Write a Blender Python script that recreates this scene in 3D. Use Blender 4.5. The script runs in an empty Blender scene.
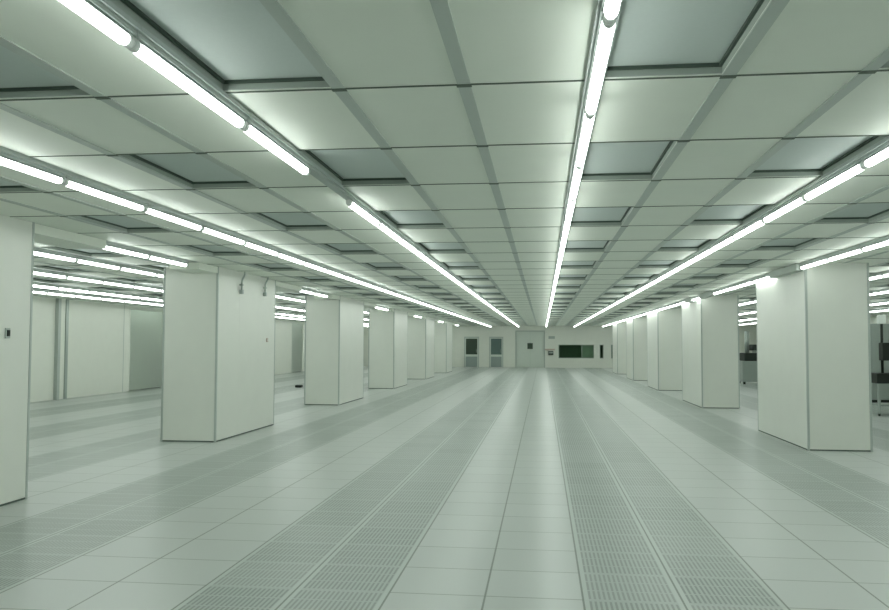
import bpy, bmesh, math, random
from mathutils import Matrix, Vector
random.seed(7)
S = bpy.context.scene
COL = S.collection
CAMZ = 1.558
CEIL = 2.78
F_PX, YAW, PITCH, ROLL = 828.07, .118, .0471, .0031

# ------------------------------------------------------------------ camera
def cam_axes():
    c, s = math.cos(YAW), math.sin(YAW)
    F = Vector((-s, c, 0)); R = Vector((c, s, 0)); U = Vector((0, 0, 1))
    f2 = F*math.cos(PITCH) + U*math.sin(PITCH)
    u2 = U*math.cos(PITCH) - F*math.sin(PITCH)
    r3 = R*math.cos(ROLL) + u2*math.sin(ROLL)
    u3 = u2*math.cos(ROLL) - R*math.sin(ROLL)
    return r3, u3, f2
R3, U3, F2 = cam_axes()
def proj(x, y, z):
    P = Vector((x, y, z-CAMZ)); d = P.dot(F2)
    if d < .1: return None
    return 444.5 + F_PX*P.dot(R3)/d, 305 - F_PX*P.dot(U3)/d
cd = bpy.data.cameras.new('camera'); cam = bpy.data.objects.new('camera', cd); COL.objects.link(cam)
cd.sensor_fit = 'HORIZONTAL'; cd.sensor_width = 36; cd.lens = F_PX*36/889; cd.clip_start = .05; cd.clip_end = 300
M = Matrix.Identity(4)
for i in range(3):
    M[i][0] = R3[i]; M[i][1] = U3[i]; M[i][2] = -F2[i]
M[2][3] = CAMZ
cam.matrix_world = M
S.camera = cam
S.view_settings.view_transform = 'Standard'; S.view_settings.look = 'None'
S.view_settings.gamma = 1; S.view_settings.use_curve_mapping = False
S.view_settings.exposure = 0.0

# ------------------------------------------------------------------ materials
def node(nt, t, **kw):
    n = nt.nodes.new(t)
    for k, v in kw.items(): setattr(n, k, v)
    return n
def mat(name, col, rough=.5, metal=0, var=.03, scale=3.0, spec=.5, bump=0):
    m = bpy.data.materials.new(name); m.use_nodes = True; nt = m.node_tree
    b = nt.nodes['Principled BSDF']
    b.inputs['Roughness'].default_value = rough; b.inputs['Metallic'].default_value = metal
    b.inputs['Specular IOR Level'].default_value = spec
    tc = node(nt, 'ShaderNodeTexCoord'); nz = node(nt, 'ShaderNodeTexNoise')
    nz.inputs['Scale'].default_value = scale; nz.inputs['Detail'].default_value = 3
    nt.links.new(tc.outputs['Object'], nz.inputs['Vector'])
    mx = node(nt, 'ShaderNodeMix', data_type='RGBA')
    mx.inputs[6].default_value = tuple(c*(1-var) for c in col)+(1,)
    mx.inputs[7].default_value = tuple(min(1, c*(1+var)) for c in col)+(1,)
    nt.links.new(nz.outputs['Fac'], mx.inputs[0]); nt.links.new(mx.outputs[2], b.inputs['Base Color'])
    if bump:
        bp = node(nt, 'ShaderNodeBump'); bp.inputs['Strength'].default_value = bump; bp.inputs['Distance'].default_value = .01
        nt.links.new(nz.outputs['Fac'], bp.inputs['Height']); nt.links.new(bp.outputs['Normal'], b.inputs['Normal'])
    return m
def emit(name, col, s):
    m = bpy.data.materials.new(name); m.use_nodes = True; b = m.node_tree.nodes['Principled BSDF']
    b.inputs['Base Color'].default_value = (.9, .9, .9, 1); b.inputs['Roughness'].default_value = .4
    b.inputs['Emission Color'].default_value = (*col, 1); b.inputs['Emission Strength'].default_value = s
    return m
def glass(name, col, rough):
    m = bpy.data.materials.new(name); m.use_nodes = True; b = m.node_tree.nodes['Principled BSDF']
    b.inputs['Base Color'].default_value = (*col, 1); b.inputs['Roughness'].default_value = rough
    b.inputs['Transmission Weight'].default_value = 1; b.inputs['IOR'].default_value = 1.1
    return m
TUBE = (.93, 1.0, .945)
TUBE_STRENGTH = 12.3
MT = dict(
    wall=mat('wall_panel_enamel', (.71, .735, .67), .45),
    pillar=mat('pillar_panel_enamel', (.71, .735, .68), .4),
    ceil=mat('ceiling_panel_enamel', (.80, .84, .76), .5),
    filt=mat('filter_mesh_pale', (.57, .63, .61), .6, scale=40),
    bar=mat('ceiling_bar_aluminium', (.48, .53, .495), .5),
    gap=mat('dark_joint', (.10, .13, .10), .7),
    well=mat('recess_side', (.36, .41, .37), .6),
    gasket=mat('dark_gasket', (.07, .10, .08), .7),
    trim=mat('corner_aluminium', (.42, .47, .44), .4),
    house=mat('light_housing_grey', (.42, .47, .45), .45),
    cap=mat('end_cap_grey', (.84, .87, .85), .4),
    tube=emit('lit_diffuser', TUBE, TUBE_STRENGTH),
    dark=mat('dark_machine', (.018, .026, .020), .6, spec=.3),
    steel=mat('grey_steel', (.33, .38, .35), .35, .3),
    pale=mat('pale_plastic', (.75, .8, .76), .4),
    door=mat('door_enamel', (.60, .66, .60), .4),
    doorlow=mat('door_lower_grey', (.26, .32, .30), .35),
    dglass=mat('dark_glass', (.045, .07, .05), .12),
    dglass2=mat('smoky_glass', (.10, .16, .145), .12),
    beyond=mat('dim_room_enamel', (.45, .56, .45), .7),
    red=mat('red_plastic', (.56, .45, .39), .4),
    pane=None,
    store=mat('store_enamel', (.72, .76, .70), .6),
    frost=None,
)
def thin_glass(name, tint, gloss, rough, milk=0):
    m = bpy.data.materials.new(name); m.use_nodes = True; nt = m.node_tree; nt.nodes.remove(nt.nodes['Principled BSDF'])
    tr = node(nt, 'ShaderNodeBsdfTransparent'); tr.inputs[0].default_value = (*tint, 1)
    gl = node(nt, 'ShaderNodeBsdfGlossy'); gl.inputs['Roughness'].default_value = rough
    lw = node(nt, 'ShaderNodeLayerWeight'); lw.inputs[0].default_value = gloss
    mx = node(nt, 'ShaderNodeMixShader'); nt.links.new(lw.outputs['Fresnel'], mx.inputs[0])
    base = tr.outputs[0]
    if milk:
        tl = node(nt, 'ShaderNodeBsdfTranslucent'); tl.inputs[0].default_value = (.78, .85, .78, 1)
        df = node(nt, 'ShaderNodeBsdfDiffuse'); df.inputs[0].default_value = (.70, .75, .69, 1)
        m1 = node(nt, 'ShaderNodeMixShader'); m1.inputs[0].default_value = .45; nt.links.new(tl.outputs[0], m1.inputs[1]); nt.links.new(df.outputs[0], m1.inputs[2])
        m2 = node(nt, 'ShaderNodeMixShader'); m2.inputs[0].default_value = milk; nt.links.new(base, m2.inputs[1]); nt.links.new(m1.outputs[0], m2.inputs[2]); base = m2.outputs[0]
    nt.links.new(base, mx.inputs[1]); nt.links.new(gl.outputs[0], mx.inputs[2])
    nt.links.new(mx.outputs[0], nt.nodes['Material Output'].inputs[0])
    return m
MT['pane'] = thin_glass('window_glass', (.72, .82, .74), .12, .05)
MT['frost'] = thin_glass('frosted_glass', (.85, .92, .87), .12, .35, .78)
X0, Y0, TS = -.358, 5.20, .6
def floor_material():
    m = bpy.data.materials.new('raised_floor_tiles'); m.use_nodes = True; nt = m.node_tree
    b = nt.nodes['Principled BSDF']; L = nt.links
    tc = node(nt, 'ShaderNodeTexCoord'); sp = node(nt, 'ShaderNodeSeparateXYZ'); L.new(tc.outputs['Object'], sp.inputs[0])
    def mth(op, a, c=None, d=None):
        n = node(nt, 'ShaderNodeMath', operation=op)
        for i, v in enumerate((a, c, d)):
            if v is None: continue
            if isinstance(v, (int, float)): n.inputs[i].default_value = v
            else: L.new(v, n.inputs[i])
        return n.outputs[0]
    def mix(f, a, c):
        n = node(nt, 'ShaderNodeMix', data_type='RGBA'); L.new(f, n.inputs[0])
        for i, v in ((6, a), (7, c)):
            if isinstance(v, tuple): n.inputs[i].default_value = (*v, 1)
            else: L.new(v, n.inputs[i])
        return n.outputs[2]
    x, y = sp.outputs[0], sp.outputs[1]
    u = mth('DIVIDE', mth('SUBTRACT', x, X0), TS); v = mth('DIVIDE', mth('SUBTRACT', y, Y0), TS)
    cu, cv = mth('FLOOR', u), mth('FLOOR', v); fu, fv = mth('FRACT', u), mth('FRACT', v)
    du = mth('MULTIPLY', mth('MINIMUM', fu, mth('SUBTRACT', 1, fu)), TS)
    dv = mth('MULTIPLY', mth('MINIMUM', fv, mth('SUBTRACT', 1, fv)), TS)
    perf = mth('GREATER_THAN', mth('FLOORED_MODULO', mth('ADD', cu, 1), 4), 1.5)
    cb = node(nt, 'ShaderNodeCombineXYZ'); L.new(cu, cb.inputs[0]); L.new(cv, cb.inputs[1])
    wn = node(nt, 'ShaderNodeTexWhiteNoise', noise_dimensions='2D'); L.new(cb.outputs[0], wn.inputs['Vector'])
    rnd = wn.outputs['Value']
    plain = mix(rnd, (.485, .515, .50), (.505, .535, .52))
    # slotted panel
    sx = mth('ABSOLUTE', mth('SUBTRACT', mth('FRACT', mth('DIVIDE', x, .03)), .5))
    sy = mth('ABSOLUTE', mth('SUBTRACT', mth('FRACT', mth('DIVIDE', mth('SUBTRACT', y, Y0), .2)), .5))
    slot = mth('MULTIPLY', mth('LESS_THAN', sx, .24), mth('LESS_THAN', sy, .46))
    inner = mth('MULTIPLY', mth('GREATER_THAN', du, .034), mth('GREATER_THAN', dv, .022))
    slotcol = mix(rnd, (.20, .235, .215), (.27, .305, .285))
    metal = mix(rnd, (.39, .435, .415), (.42, .465, .445))
    pcol = mix(mth('MULTIPLY', slot, inner), metal, slotcol)
    edge = mth('LESS_THAN', du, .034)
    pcol = mix(mth('MULTIPLY', edge, .55), pcol, (.53, .58, .55))
    col = mix(perf, plain, pcol)
    jv = mth('MULTIPLY', mth('LESS_THAN', dv, .006), mth('SUBTRACT', .75, mth('MULTIPLY', perf, .67)))
    col = mix(jv, col, (.12, .15, .12))
    ju = mth('MULTIPLY', mth('LESS_THAN', du, .0065), .8)
    col = mix(ju, col, (.09, .12, .09))
    L.new(col, b.inputs['Base Color'])
    r = mth('ADD', .30, mth('MULTIPLY', perf, .03))
    L.new(r, b.inputs['Roughness'])
    b.inputs['Specular IOR Level'].default_value = .5
    return m
MT['floor'] = floor_material()

# ------------------------------------------------------------------ mesh helpers
class MB:
    def __init__(s): s.v = []; s.f = []; s.mi = []; s.mats = []; s.sm = []
    def slot(s, m):
        if m not in s.mats: s.mats.append(m)
        return s.mats.index(m)
    def face(s, pts, m, smooth=False):
        i = len(s.v); s.v += [tuple(p) for p in pts]; s.f.append(tuple(range(i, i+len(pts)))); s.mi.append(s.slot(m)); s.sm.append(smooth)
    def box(s, x0, x1, y0, y1, z0, z1, m):
        i = len(s.v)
        s.v += [(x, y, z) for z in (z0, z1) for y in (y0, y1) for x in (x0, x1)]
        for q in ((0, 2, 3, 1), (4, 5, 7, 6), (0, 1, 5, 4), (2, 6, 7, 3), (0, 4, 6, 2), (1, 3, 7, 5)):
            s.f.append(tuple(i+k for k in q)); s.mi.append(s.slot(m)); s.sm.append(False)
    def loft(s, rings, m, smooth=True, caps=True, top=None):
        i = len(s.v); n = len(rings[0])
        for r in rings: s.v += [tuple(p) for p in r]
        k = s.slot(m)
        for a in range(len(rings)-1):
            for j in range(n):
                s.f.append((i+a*n+j, i+a*n+(j+1) % n, i+(a+1)*n+(j+1) % n, i+(a+1)*n+j)); s.sm.append(smooth)
                s.mi.append(s.slot(top) if top and math.cos(2*math.pi*(j+.5)/n) > .3 else k)
        if caps:
            s.f.append(tuple(i+j for j in range(n))[::-1]); s.mi.append(k); s.sm.append(False)
            s.f.append(tuple(i+(len(rings)-1)*n+j for j in range(n))); s.mi.append(k); s.sm.append(False)
    def pipe(s, pts, r, m, n=10):
        pts = [Vector(p) for p in pts]; rings = []
        for a, p in enumerate(pts):
            d = (pts[min(a+1, len(pts)-1)]-pts[max(a-1, 0)]).normalized()
            up = Vector((0, 1, 0)) if abs(d.y) < .9 else Vector((1, 0, 0))
            e1 = d.cross(up).normalized(); e2 = d.cross(e1)
            rings.append([p+e1*r*math.cos(2*math.pi*j/n)+e2*r*math.sin(2*math.pi*j/n) for j in range(n)])
        s.loft(rings, m)
    def mesh(s, name):
        me = bpy.data.meshes.new(name); me.from_pydata(s.v, [], s.f)
        for m in s.mats: me.materials.append(MT[m])
        me.polygons.foreach_set('material_index', s.mi); me.polygons.foreach_set('use_smooth', s.sm)
        bm = bmesh.new(); bm.from_mesh(me); bmesh.ops.recalc_face_normals(bm, faces=bm.faces); bm.to_mesh(me); bm.free()
        me.update(); return me
    def build(s, name, parent=None, loc=(0, 0, 0), bevel=0):
        o = bpy.data.objects.new(name, s.mesh(name)); COL.objects.link(o); o.parent = parent; o.location = loc
        if bevel:
            b = o.modifiers.new('bevel', 'BEVEL'); b.width = bevel; b.segments = 2; b.limit_method = 'ANGLE'
        return o
def one(m, *b):
    k = MB()
    for q in b: k.box(*q, m)
    return k
def tag(o, label=None, cat=None, group=None, kind=None):
    if label: o['label'] = label
    if cat: o['category'] = cat
    if group: o['group'] = group
    if kind: o['kind'] = kind
    return o
def struct(o): o['kind'] = 'structure'; return o
def empty(name, loc):
    o = bpy.data.objects.new(name, None); o.empty_display_size = .2; COL.objects.link(o); o.location = loc; return o
ORD = 'first second third fourth fifth sixth seventh eighth ninth tenth eleventh twelfth thirteenth fourteenth fifteenth sixteenth'.split()

# ------------------------------------------------------------------ room
XL, XR, YN, YF = -13.3, 14.3, -8.0, 56.0
k = MB(); k.box(XL-.2, XR+.2, YN-.2, YF+4.2, -.1, 0, 'floor'); struct(k.build('floor'))

GX, GP = .2376, .6017            # ceiling lattice across
RY, RP = 3.83, 1.2               # ceiling lattice along
kx = range(int(math.floor((XL-GX)/GP)), int(math.ceil((XR-GX)/GP)))
ky = range(int(math.floor((YN-RY)/RP)), int(math.ceil((YF-RY)/RP)))
REC_COLS = [-20, -17, -14, -11, -8, -5, -3, 0, 2, 4, 8, 11, 14, 17]
WELL, HB = .05, .034
def recessed(i, j):
    return i in REC_COLS and j % 2 == 1 and j >= -3 and RY+(j+1)*RP < YF-1
ce = MB(); wells = []
for i in kx:
    x0 = max(XL, GX+i*GP); x1 = min(XR, GX+(i+1)*GP)
    for j in ky:
        y0 = max(YN, RY+j*RP); y1 = min(YF, RY+(j+1)*RP)
        if not recessed(i, j):
            ce.face([(x0, y0, CEIL), (x0, y1, CEIL), (x1, y1, CEIL), (x1, y0, CEIL)], 'ceil')
        else:
            a, b, c, d = x0+HB, x1-HB, y0+.012, y1-.03; z = CEIL+WELL
            for q in ([(x0, y0), (x0, y1), (a, y1), (a, y0)], [(b, y0), (b, y1), (x1, y1), (x1, y0)],
                      [(a, y0), (a, c), (b, c), (b, y0)], [(a, d), (a, y1), (b, y1), (b, d)]):
                ce.face([(p[0], p[1], CEIL) for p in q], 'ceil')
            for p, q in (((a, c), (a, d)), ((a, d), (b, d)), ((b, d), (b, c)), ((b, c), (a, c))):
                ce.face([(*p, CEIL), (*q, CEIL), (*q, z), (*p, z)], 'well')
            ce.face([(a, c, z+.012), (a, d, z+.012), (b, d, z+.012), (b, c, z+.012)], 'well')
            wells.append((i, j, a, b, c, d))
# plain slab above so nothing leaks in
ce.box(XL-.2, XR+.2, YN-.2, YF+4.2, CEIL+.12, CEIL+.2, 'ceil')
me = ce.mesh('ceiling')
o = bpy.data.objects.new('ceiling', me); COL.objects.link(o); struct(o)
bar = MB()
for i in kx:
    x = GX+i*GP
    if XL+.05 < x < XR-.05: bar.box(x-.031, x+.031, YN, YF-.01, CEIL-.006, CEIL, 'bar')
struct(bar.build('trim_1'))
gp = MB()
for j in ky:
    y = RY+j*RP
    if YN < y < YF-.1:
        gp.box(XL, XR, y-.007, y+.007, CEIL-.004, CEIL-.0005, 'gap')
        if y > 0:
            for i in kx:
                x = GX+i*GP
                if abs(x) < 5.2 and y < 30 and i % 3: gp.box(x-.036, x+.036, y-.02, y+.02, CEIL-.0085, CEIL-.0062, 'gap')
struct(gp.build('trim_2'))

# walls
w = MB(); w.box(XL-.15, XL, YN, 25.45, 0, CEIL+.1, 'wall'); w.box(XL-.15, XL, 28.0, 42.9, 0, CEIL+.1, 'wall'); w.box(XL-.15, XL, 45.1, YF, 0, CEIL+.1, 'wall')
w.box(XL-.15, XL, 25.45, 28.0, 2.7, CEIL+.1, 'wall'); w.box(XL-.15, XL, 42.9, 45.1, 2.7, CEIL+.1, 'wall')
for y in (19.0, 25.1, 30.5, 33.5, 36.5, 39.5): w.box(XL, XL+.004, y-.012, y+.012, 0, CEIL, 'trim')
struct(w.build('wall_left'))
w = MB(); w.box(XR, XR+.15, YN, YF, 0, CEIL+.1, 'wall')
for q in range(20): w.box(XR-.004, XR, q*2.4-.012, q*2.4+.012, 0, CEIL, 'trim')
struct(w.build('wall_right'))
w = MB(); w.box(XL, XR, YN-.15, YN, 0, CEIL+.1, 'wall'); struct(w.build('wall_near'))
WZ0, WZ1 = .63, 1.55
OPEN = [(1.05, 3.39), (3.76, 4.02), (4.50, 4.74)]
w = MB(); T = YF+.15
w.box(XL, -1.82, YF, T, 0, CEIL+.1, 'wall'); w.box(.15, 1.05, YF, T, 0, CEIL+.1, 'wall'); w.box(-1.82, .15, YF, T, 2.48, CEIL+.1, 'wall')
w.box(1.05, XR, YF, T, 0, WZ0, 'wall'); w.box(1.05, XR, YF, T, WZ1, CEIL+.1, 'wall')
w.box(3.39, 3.76, YF, T, WZ0, WZ1, 'wall'); w.box(4.02, 4.50, YF, T, WZ0, WZ1, 'wall'); w.box(4.74, XR, YF, T, WZ0, WZ1, 'wall')
struct(w.build('wall_far'))
w = MB()       # dim room behind the far windows
w.box(-2.2, 8, YF+1.6, YF+1.7, 0, CEIL, 'beyond'); w.box(8, 8.1, T, YF+1.6, 0, CEIL, 'beyond'); w.box(.3, .4, T, YF+1.6, 0, CEIL, 'beyond')
w.box(.4, 8, T, YF+1.6, CEIL, CEIL+.05, 'beyond'); w.box(2.58, 3.6, YF+.45, YF+.5, 0, 2.2, 'store')
struct(w.build('wall_beyond'))
for n, (a, b) in enumerate(OPEN):
    f = MB(); t = .04
    f.box(a, a+t, YF-.015, T, WZ0, WZ1, 'trim'); f.box(b-t, b, YF-.015, T, WZ0, WZ1, 'trim')
    f.box(a+t, b-t, YF-.015, T, WZ0, WZ0+t, 'trim'); f.box(a+t, b-t, YF-.015, T, WZ1-t, WZ1, 'trim')
    if n == 0: f.box(2.58, 2.62, YF-.01, T, WZ0+t, WZ1-t, 'trim')
    fo = struct(f.build('window_%d' % (n+1)))
    p = MB(); p.box(a+t, b-t, YF+.06, YF+.068, WZ0+t, WZ1-t, 'pane'); p.build('pane', fo)

def glazed_door(n, xa, xb, gm):
    d = MB()
    d.box(xa-.06, xa, YF-.05, YF, 0, 2.02, 'trim'); d.box(xb, xb+.06, YF-.05, YF, 0, 2.02, 'trim'); d.box(xa-.06, xb+.06, YF-.05, YF, 1.98, 2.06, 'trim')
    do = struct(d.build('door_%d' % n))
    s = MB(); s.box(xa, xa+.05, YF-.04, YF-.005, .02, 1.98, 'door'); s.box(xb-.05, xb, YF-.04, YF-.005, .02, 1.98, 'door')
    s.box(xa+.05, xb-.05, YF-.04, YF-.005, .72, .86, 'door'); s.box(xa+.05, xb-.05, YF-.04, YF-.005, 1.93, 1.98, 'door')
    leaf = s.build('door_leaf', do)
    p = MB(); p.box(xa+.05, xb-.05, YF-.03, YF-.015, .86, 1.93, gm); tag(p.build('pane', do), 'dark upper glass pane')
    p = MB(); p.box(xa+.05, xb-.05, YF-.035, YF-.01, .02, .72, 'doorlow'); tag(p.build('kick_panel', do), 'grey lower panel')
    h = MB(); h.pipe([(xb-.10, YF-.04, 1.0), (xb-.10, YF-.09, 1.0), (xb-.10, YF-.09, 1.22), (xb-.10, YF-.04, 1.22)], .012, 'steel'); h.build('door_handle', do)
glazed_door(1, -5.22, -4.34, 'dglass'); glazed_door(2, -3.52, -2.70, 'dglass2')
# double door in a shallow recess at the middle of the far wall
d = MB(); d.box(-1.82, -1.76, YF-.02, T, 0, 2.48, 'trim'); d.box(.09, .15, YF-.02, T, 0, 2.48, 'trim'); d.box(-1.76, .09, YF-.02, T, 2.42, 2.48, 'trim')
do = struct(d.build('door_3'))
for a, b in ((-1.75, -.845), (-.83, .08)):
    p = MB(); p.box(a, b, YF+.06, YF+.11, .01, 2.41, 'door'); p.build('door_leaf', do)
p = MB(); p.box(-1.02+.0, -.66, YF+.052, YF+.06, 1.24, 1.64, 'dglass'); tag(p.build('pane', do), 'small square dark viewing pane')
# frosted doors of the side bay with a dim store behind
for n, (ya, yb) in ((4, (25.45, 28.0)), (5, (42.9, 45.1))):
    f = MB(); f.box(XL-.12, XL+.004, ya, ya+.07, 0, 2.7, 'wall'); f.box(XL-.12, XL+.004, yb-.07, yb, 0, 2.7, 'wall'); f.box(XL-.12, XL+.004, ya+.07, yb-.07, 2.66, 2.7, 'wall')
    fo = struct(f.build('door_%d' % n))
    p = MB(); p.box(XL-.06, XL-.05, ya+.07, yb-.07, .02, 2.66, 'frost'); tag(p.build('pane', fo), 'frosted glass leaf')
    q = MB(); q.box(XL-1.6, XL-1.5, ya-.5, yb+.5, 0, CEIL, 'store'); q.box(XL-1.5, XL-.15, ya-.5, ya-.45, 0, CEIL, 'store'); q.box(XL-1.5, XL-.15, yb+.45, yb+.5, 0, CEIL, 'store')
    q.box(XL-1.5, XL-.15, ya-.5, yb+.5, CEIL, CEIL+.05, 'store'); q.box(XL-1.6, XL-.2, ya-.5, yb+.5, -.1, 0, 'store')
    q.box(XL-.40, XL-.10, yb-1.35, yb-.1, 0, 1.6, 'dark')
    struct(q.build('wall_store_%d' % n))
# post on the side-bay wall
w = MB(); w.box(XL, XL+.10, 21.33, 21.45, 0, CEIL, 'trim'); w.box(XL, XL+.07, 21.45, 21.70, 0, CEIL, 'wall'); w.box(XL, XL+.10, 21.70, 21.82, 0, CEIL, 'steel')
struct(w.build('trim_3'))

# ------------------------------------------------------------------ pillars
PW, PL = .905, 2.86
def pillar_meshes(width, length):
    t = .03; out = {}
    x0, x1, y0, y1 = -width/2, width/2, 0, length; H = CEIL-.001
    out['core'] = None
    m = MB(); m.box(x0+.01, x1-.01, y0+.01, y1-.01, .012, H, 'trim'); out['core'] = m
    m = MB(); m.box(x0+t, x1-t, y0, y0+.012, .02, H, 'pillar'); out['front_panel'] = m
    m = MB(); m.box(x0+t, x1-t, y1-.012, y1, .02, H, 'pillar'); out['back_panel'] = m
    n = 3; seg = (length-2*t)/n; sides = []
    for sx in (-1, 1):
        for q in range(n):
            m = MB(); a = sx*width/2; m.box(min(a, a-sx*.012), max(a, a-sx*.012), y0+t+q*seg+.0008, y0+t+(q+1)*seg-.0008, .02, H, 'pillar'); sides.append(m)
    out['side_panel'] = sides
    cs = []
    for sx in (-1, 1):
        for yy, sy in ((y0, 1), (y1, -1)):
            m = MB(); a = sx*(width/2+.003); b = a-sx*t; c = yy-sy*.003; d = c+sy*t
            m.box(min(a, b), max(a, b), min(c, d), max(c, d), .0, H, 'trim'); cs.append(m)
    out['corner_trim'] = cs
    m = MB(); m.box(x0+.004, x1-.004, y0+.004, y1-.004, 0, .02, 'gasket'); out['base_strip'] = m
    return out
def pillar(xc, y0, length, label, group):
    e = empty('pillar', (xc, y0, 0)); tag(e, label, 'pillar', group, 'thing')
    if not pillar.cache or abs(length-PL) > .01:
        ms = pillar_meshes(PW, length); got = []
        for nm, m in ms.items():
            for q in (m if isinstance(m, list) else [m]):
                o = q.build(nm, e)
                if nm == 'corner_trim': o['label'] = 'grey corner trim'
                if nm == 'base_strip': o['label'] = 'dark strip at the foot'
                got.append(o)
        if abs(length-PL) <= .01: pillar.cache = got
    else:
        for o in pillar.cache:
            c = o.copy(); COL.objects.link(c); c.parent = e
    return e
pillar.cache = []
LX, RX = -5.125-PW/2, 3.895+PW/2
LP = [(4.955, PL), (12.62, PL), (20.6, PL), (28.4, PL), (36.3, PL), (44.2, PL)]
RPL = [(12.88, PL), (21.1, PL), (28.9, PL), (36.7, PL), (44.4, PL)]
LSIDE, RSIDE = 'on the glazed door side of the aisle', 'on the dark machine side of the aisle'
for n, (y, l) in enumerate(LP): pillar(LX, y, l, ORD[n]+' white boxed pillar from the camera '+LSIDE, 'white pillars on the glazed door side')
for n, (y, l) in enumerate(RPL): pillar(RX, y, l, ORD[n]+' white boxed pillar from the camera '+RSIDE, 'white pillars on the machine side')
RECTS = [(LX-PW/2, LX+PW/2, y, y+l) for y, l in LP]+[(RX-PW/2, RX+PW/2, y, y+l) for y, l in RPL]

# boxed headers under the ceiling beside each pillar
tn = 4
for n, (y, l) in enumerate(LP):
    m = MB(); a, b = -5.12, -4.88
    ys, ye = y-.72, y+l+(1.40 if n == 0 else 1.75)
    m.box(-5.60, -5.127, ys, y-.008, 2.672, CEIL-.007, 'ceil'); m.box(-5.60, -5.127, y+l+.008, ye, 2.672, CEIL-.007, 'ceil')
    struct(m.build('trim_%d' % tn)); tn += 1
RBLANK = [(12.84, 14.35), (19.20, 20.6), (21.7, 22.6)]
for a, b in RBLANK:
    m = MB(); m.box(3.76, 3.89, a, b, 2.67, CEIL-.007, 'bar'); struct(m.build('trim_%d' % tn)); tn += 1

# ------------------------------------------------------------------ ceiling filters
def in_frame(pts, pad=0):
    for p in pts:
        q = proj(*p)
        if q and -pad < q[0] < 889+pad and -pad < q[1] < 610+pad: return True
    return False
def hidden(x, y):
    for (xa, xb, ya, yb) in RECTS:          # plan-view segment from the camera against each pillar
        t0, t1 = 0., .999
        ok = True
        for d, lo, hi in ((x, xa, xb), (y, ya, yb)):
            if abs(d) < 1e-6:
                if lo > 0 or hi < 0: ok = False
                continue
            p, q = lo/d, hi/d
            if p > q: p, q = q, p
            t0, t1 = max(t0, p), min(t1, q)
        if ok and t0 < t1: return True
    return False
COLN = {-3: 'beside the tube row left of mid-aisle', 0: 'beside the mid-aisle tube row', 2: 'beside the tube row right of mid-aisle',
        4: 'nearest the machine side pillars', -5: 'between the two door side tube rows', -8: 'nearest the door side pillars'}
proto = {}
cnt = {}
def filter_unit(a, b, c, d, label, group):
    z = CEIL+WELL
    if not proto:
        w, l = b-a, d-c
        m = MB(); m.box(-w/2+.012, w/2-.012, -l/2+.012, l/2-.012, -.004, .010, 'filt'); f = m.build('ceiling_filter')
        g = MB()
        for q in ((-w/2, -w/2+.014, -l/2, l/2), (w/2-.014, w/2, -l/2, l/2), (-w/2+.014, w/2-.014, -l/2, -l/2+.014), (-w/2+.014, w/2-.014, l/2-.014, l/2)):
            g.box(*q, -.019, .006, 'gasket')
        gk = g.build('gasket', f); gk['label'] = 'dark gasket around the rim'
        proto['f'] = f; proto['g'] = gk
    else:
        f = proto['f'].copy(); COL.objects.link(f); gk = proto['g'].copy(); COL.objects.link(gk); gk.parent = f
    f.location = ((a+b)/2, (c+d)/2, z)
    tag(f, label, 'ceiling filter', group)
    return f
for i, j, a, b, c, d in sorted(wells, key=lambda q: q[1]):
    if not in_frame([(x, y, CEIL) for x in (a, b) for y in (c, d)]): continue
    if i in COLN:
        cnt[i] = cnt.get(i, 0)+1
        if cnt[i] <= 7: lb = ORD[cnt[i]-1]+' recessed ceiling filter from the camera, '+COLN[i]; g = 'recessed ceiling filters '+COLN[i]
        else: lb = 'small distant recessed ceiling filter, '+COLN[i]; g = 'distant ceiling filters '+COLN[i]
    else:
        if all(hidden(x, y) for x in (a, b) for y in (c, d)): continue
        side = 'glazed door' if i < 0 else 'machine'
        lb = 'recessed ceiling filter in the bay beyond the pillars on the '+side+' side'; g = 'ceiling filters beyond the '+side+' side pillars'
    filter_unit(a, b, c, d, lb, g)
# wells that got no unit keep a plain lid (built into the ceiling)

# ------------------------------------------------------------------ fluorescent lights
N = 14
def tear(sc=1.0):
    pts = []
    for q in range(N):
        t = 2*math.pi*q/N
        x = .0255*math.sin(t)*(1-.2*(math.cos(t) > 0)*math.cos(t)); z = .032*math.cos(t)
        pts.append((x*sc, -.063+z*sc))
    return pts
def ring(y, sc): return [(x, y, z) for x, z in tear(sc)]
TL = 1.2
lp = {}
def light(x, y, label, group, lit=True):
    e = empty('fluorescent_light', (x, y, CEIL-.006)); tag(e, label, 'ceiling light', group)
    if not lp:
        m = MB(); m.box(-.043, .043, 0, TL-.004, -.022, 0, 'house'); m.box(-.03, .03, .004, TL-.008, -.042, -.022, 'house'); lp['h'] = m.build('housing', e)
        m = MB(); m.loft([ring(.042, .86), ring(.06, 1), ring(TL-.06, 1), ring(TL-.042, .86)], 'tube', top='house'); lp['d'] = m.build('diffuser', e); lp['d']['label'] = 'glowing white diffuser tube'
        m = MB(); m.loft([ring(.002, .93), ring(.034, .97), ring(.042, .86)], 'cap'); lp['a'] = m.build('end_cap', e)
        m = MB(); m.loft([ring(TL-.042, .86), ring(TL-.034, .97), ring(TL-.006, .93)], 'cap'); lp['b'] = m.build('end_cap', e)
    else:
        for q in ('h', 'd', 'a', 'b') if lit else ('h',):
            c = lp[q].copy(); COL.objects.link(c); c.parent = e
    return e
rest = MB()
def rest_light(x, y):
    rest.box(x-.043, x+.043, y, y+TL-.004, CEIL-.045, CEIL-.006, 'house')
    r = []
    for yy in (y+.03, y+TL-.03): r.append([(x+.0255*math.sin(2*math.pi*q/8), yy, CEIL-.069+.032*math.cos(2*math.pi*q/8)) for q in range(8)])
    rest.loft(r, 'tube', top='house')
def visible(x, y):
    for t in (.1, .35, .6, .85, 1.1):
        if in_frame([(x, y+t, CEIL-.07)]) and not hidden(x, y+t): return True
    return False
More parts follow.
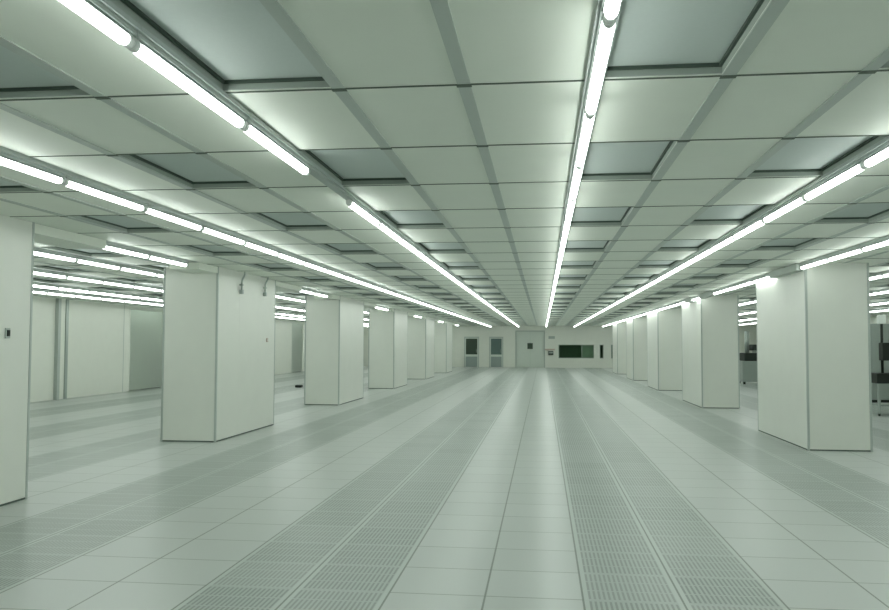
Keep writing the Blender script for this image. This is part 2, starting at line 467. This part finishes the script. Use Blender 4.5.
def gap_name(x, y):
    ps = LP if x < 0 else RPL; xe = (LX+PW/2) if x < 0 else (RX-PW/2)
    yc = y*xe/x if abs(x) > abs(xe) else y
    n = sum(1 for p in ps if p[0] < yc+.0)
    return n
ROWS = [  # x, phase, name
    (-1.567, 2.96, 'in the row left of mid-aisle'), (.2376, 2.91, 'in the row over mid-aisle'),
    (2.043, 3.10, 'in the row right of mid-aisle'), (-3.39, 3.09, 'in the row just inside the door side pillars')]
for x, ph, nm in ROWS:
    c = 0; n0 = int((ph-YN)/TL)
    for q in range(-n0, 60):
        y = ph+q*TL
        if y+TL > YF-.3: break
        if abs(x+1.567) < .01 and q == 2:
            light(x, y, 'bare housing without a lit tube, gap '+nm, None, False); continue
        if not visible(x, y): rest_light(x, y); continue
        c += 1
        if c <= 14: light(x, y, ORD[c-1]+' lit fluorescent tube from the camera '+nm, 'lit tubes '+nm)
        else: light(x, y, 'tiny distant lit fluorescent tube '+nm, 'distant tubes '+nm)
# row along the machine-side pillars
spans = [(-7.5, 12.83), (14.37, 19.18), (20.6, 21.75), (22.65, 55.0)]
c = 0; nm = 'in the row grazing the machine side pillars'
for a, b in spans:
    n = max(1, int(round((b-a)/TL))) if b-a < 10 else int((b-a)/TL)
    st = b-n*TL if a < 0 else a
    for q in range(n):
        y = st+q*TL
        if not visible(3.83, y): rest_light(3.83, y); continue
        c += 1
        if c <= 14: light(3.83, y, ORD[c-1]+' lit fluorescent tube from the camera '+nm, 'lit tubes '+nm)
        else: light(3.83, y, 'tiny distant lit fluorescent tube '+nm, 'distant tubes '+nm)
# pairs of tubes between the left pillars
for n, (y, l) in enumerate(LP):
    s = y+l+(1.42 if n == 0 else 1.77)
    for q in range(2):
        yy = s+q*TL
        if visible(-5.21, yy): light(-5.21, yy, ('nearer' if q == 0 else 'farther')+' lit tube of the pair after the '+ORD[n]+' pillar on the door side', 'tube pairs between the glazed door side pillars')
        elif yy+TL < YF-.2: rest_light(-5.21, yy)
# rows of the side bays
tally = {}
for side, xs in ((-1, (-6.45, -8.28, -10.15, -11.4)), (1, (5.6, 7.35, 9.25, 11.15))):
    sd = 'door' if side < 0 else 'machine'
    for r, x in enumerate(xs):
        q = 0
        while True:
            y = -6+.37*r+q*TL; q += 1
            if y+TL > YF-.3: break
            if not visible(x, y): rest_light(x, y); continue
            g = gap_name(x, y+.6); key = (side, r, g); tally[key] = tally.get(key, 0)+1
            if g <= 2:
                lb = '%s tube, %s row beyond the %s side pillars, %s pillar' % (ORD[tally[key]-1], ORD[r], sd, 'past the '+ORD[g-1] if g else 'just before the first')
                gr = 'tubes of the bay beyond the %s side pillars' % sd
            else:
                lb = 'speck of a lit tube, %s row beyond the %s side pillars, past the %s pillar' % (ORD[r], sd, ORD[g-1]); gr = 'far tubes, %s row beyond the %s side, gap %d' % (ORD[r], sd, g)
            light(x, y, lb, gr)
rest_light(XL-.35, 25.6); rest_light(XL-.35, 26.8); rest_light(XL-.35, 43.3)  # added unseen lamps in the stores, to brighten the frosted panes towards the top
o = rest.build('fluorescent_lights'); tag(o, 'remaining lit fluorescent tubes hidden behind pillars or out of view, plus added store lamps', 'ceiling lights', None, 'stuff')

# ------------------------------------------------------------------ small fittings
PF = -5.125
m = MB(); m.box(0, .012, -.035, .035, -.05, .05, 'trim'); sw = m.build('wall_switch', None, (PF+.001, 7.43, 1.65), .003)
tag(sw, 'small dark wall switch on the nearest pillar of the glazed door side', 'switch')
m = MB(); m.box(.012, .022, -.018, .018, -.03, .03, 'dark'); m.build('rocker', sw)
for n, (y, z) in enumerate(((13.58, 2.44), (14.78, 2.47))):
    m = MB(); m.pipe([(.10, -.05, CEIL-.008-z), (.098, -.045, .28), (.08, -.03, .25), (.05, -.01, .21), (.035, 0, .17), (.035, 0, .02)], .016, 'house')
    c = m.build('conduit', None, (PF, y, z)); tag(c, ('grey bent conduit nearer the camera' if n == 0 else 'grey bent conduit farther back')+' on the pillar after the first lit gap', 'conduit', 'bent conduits on the second pillar')
    m = MB(); m.box(.002, .06, -.03, .03, -.04, .03, 'house'); m.build('socket', c)
    m = MB(); m.box(.002, .06, -.028, .028, .10, .125, 'trim'); m.build('bracket', c)
m = MB(); m.box(0, .02, -.035, .035, -.035, .035, 'red'); cp = m.build('call_point', None, (PF+.001, 15.0, 1.62), .004); tag(cp, 'small reddish call point on the second pillar of the glazed door side', 'alarm button')
m = MB(); m.box(.02, .024, -.015, .015, -.015, .015, 'pale'); m.build('button', cp)
# signs and box by the far window
m = MB(); m.box(-.21, .21, -.02, 0, -.09, .09, 'steel'); s = m.build('wall_sign', None, (.60, YF, 2.02), .003); tag(s, 'small grey sign high on the far wall between door and window', 'sign')
m = MB(); m.box(-.17, .17, -.11, 0, -.13, .13, 'dark'); s = m.build('control_box', None, (.54, YF+.006, .98), .01); tag(s, 'small dark control box on the far wall beside the wide window', 'control box')
m = MB(); m.box(-.14, .14, -.116, -.11, -.03, .08, 'steel'); m.build('cover', s)
m = MB(); m.box(-.32, .34, -.02, 0, -.05, .05, 'red'); s = m.build('wall_label', None, (.47, YF, 1.21), .002); tag(s, 'thin reddish label strip above the dark control box on the far wall', 'label')

# dark machines in the bay beyond the machine-side pillars
def machine_stand():
    e = empty('equipment_stand', (7.75, 19.6, 0)); tag(e, 'dark equipment stand with tall pole beyond the first machine side pillar', 'equipment')
    m = MB(); m.box(-.45, .5, -.35, .35, .72, .94, 'dark'); m.build('worktop', e, bevel=.01)
    for sx in (-.4, .44):
        for sy in (-.3, .3):
            m = MB(); m.box(sx-.025, sx+.025, sy-.025, sy+.025, .05, .72, 'steel'); m.build('leg', e)
            m = MB(); m.pipe([(sx-.015, sy, .035), (sx+.015, sy, .035)], .035, 'dark', 14); m.build('caster', e)
    m = MB(); m.box(-.4, .44, -.3, .3, .22, .26, 'steel'); m.build('shelf', e)
    m = MB(); m.pipe([(-.20, 0, .94), (-.20, 0, 2.25)], .03, 'dark'); m.build('pole', e)
    m = MB(); m.box(-.23, .22, -.12, .12, 1.22, 1.62, 'dark'); m.build('monitor', e, bevel=.015)
    m = MB(); m.box(.05, .45, -.2, .2, .94, 1.15, 'dark'); m.build('control_unit', e, bevel=.01)
    m = MB(); m.box(-.28, -.12, -.07, .07, 2.04, 2.24, 'pale'); m.build('lamp_head', e, bevel=.02)
machine_stand()
e = empty('tool_cabinet', (9.3, 24.2, 0)); tag(e, 'tall grey cabinet standing behind the dark equipment stand', 'cabinet')
m = MB(); m.box(-1.3, 1.3, -.4, .4, .08, 2.15, 'steel'); m.build('body', e, bevel=.01)
for q in range(3):
    m = MB(); a = -1.28+q*.86; m.box(a, a+.84, -.42, -.4, .12, 2.12, 'steel'); d = m.build('door', e, bevel=.004)
    m = MB(); m.box(a+.74, a+.77, -.45, -.42, .95, 1.15, 'dark'); m.build('handle', d)
m = MB(); m.box(-1.25, 1.25, -.36, .36, 0, .08, 'dark'); m.build('plinth', e)
e = empty('process_tool', (8.35, 34.5, 0)); tag(e, 'dark process machine glimpsed between the first and second machine side pillars', 'machine')
m = MB(); m.box(-.5, .7, -.5, .5, .1, .92, 'steel'); m.build('base_cabinet', e, bevel=.01)
m = MB(); m.box(-.4, .65, -.45, .45, .92, 1.24, 'dark'); m.build('chamber', e, bevel=.03)
m = MB(); m.box(-.05, .6, -.3, .3, 1.34, 1.58, 'dark'); m.build('hood', e, bevel=.03)
m = MB(); m.box(.05, .5, -.2, .2, 1.24, 1.34, 'steel'); m.build('neck', e)
m = MB(); m.pipe([(-.2, 0, 1.24), (-.2, 0, 2.1)], .09, 'steel'); m.build('duct', e)
for sx in (-.42, .62):
    for sy in (-.42, .42):
        m = MB(); m.box(sx-.04, sx+.04, sy-.04, sy+.04, 0, .1, 'dark'); m.build('foot', e)
m = MB(); m.box(-.11, .11, -.12, .12, 0, .09, 'dark'); s = m.build('floor_box', None, (-8.6, 28.7, 0), .02); tag(s, 'small dark floor box on the floor beyond the third glazed door side pillar', 'box')
m = MB(); m.box(-.08, .08, -.09, .09, .09, .10, 'steel'); m.build('lid', s)

# ------------------------------------------------------------------ surroundings and render options
wd = bpy.data.worlds.new('world'); S.world = wd; wd.use_nodes = True
wd.node_tree.nodes['Background'].inputs[0].default_value = (.6, .7, .62, 1); wd.node_tree.nodes['Background'].inputs[1].default_value = .05
S.cycles.max_bounces = 10; S.cycles.diffuse_bounces = 6; S.cycles.glossy_bounces = 4
S.cycles.use_denoising = True
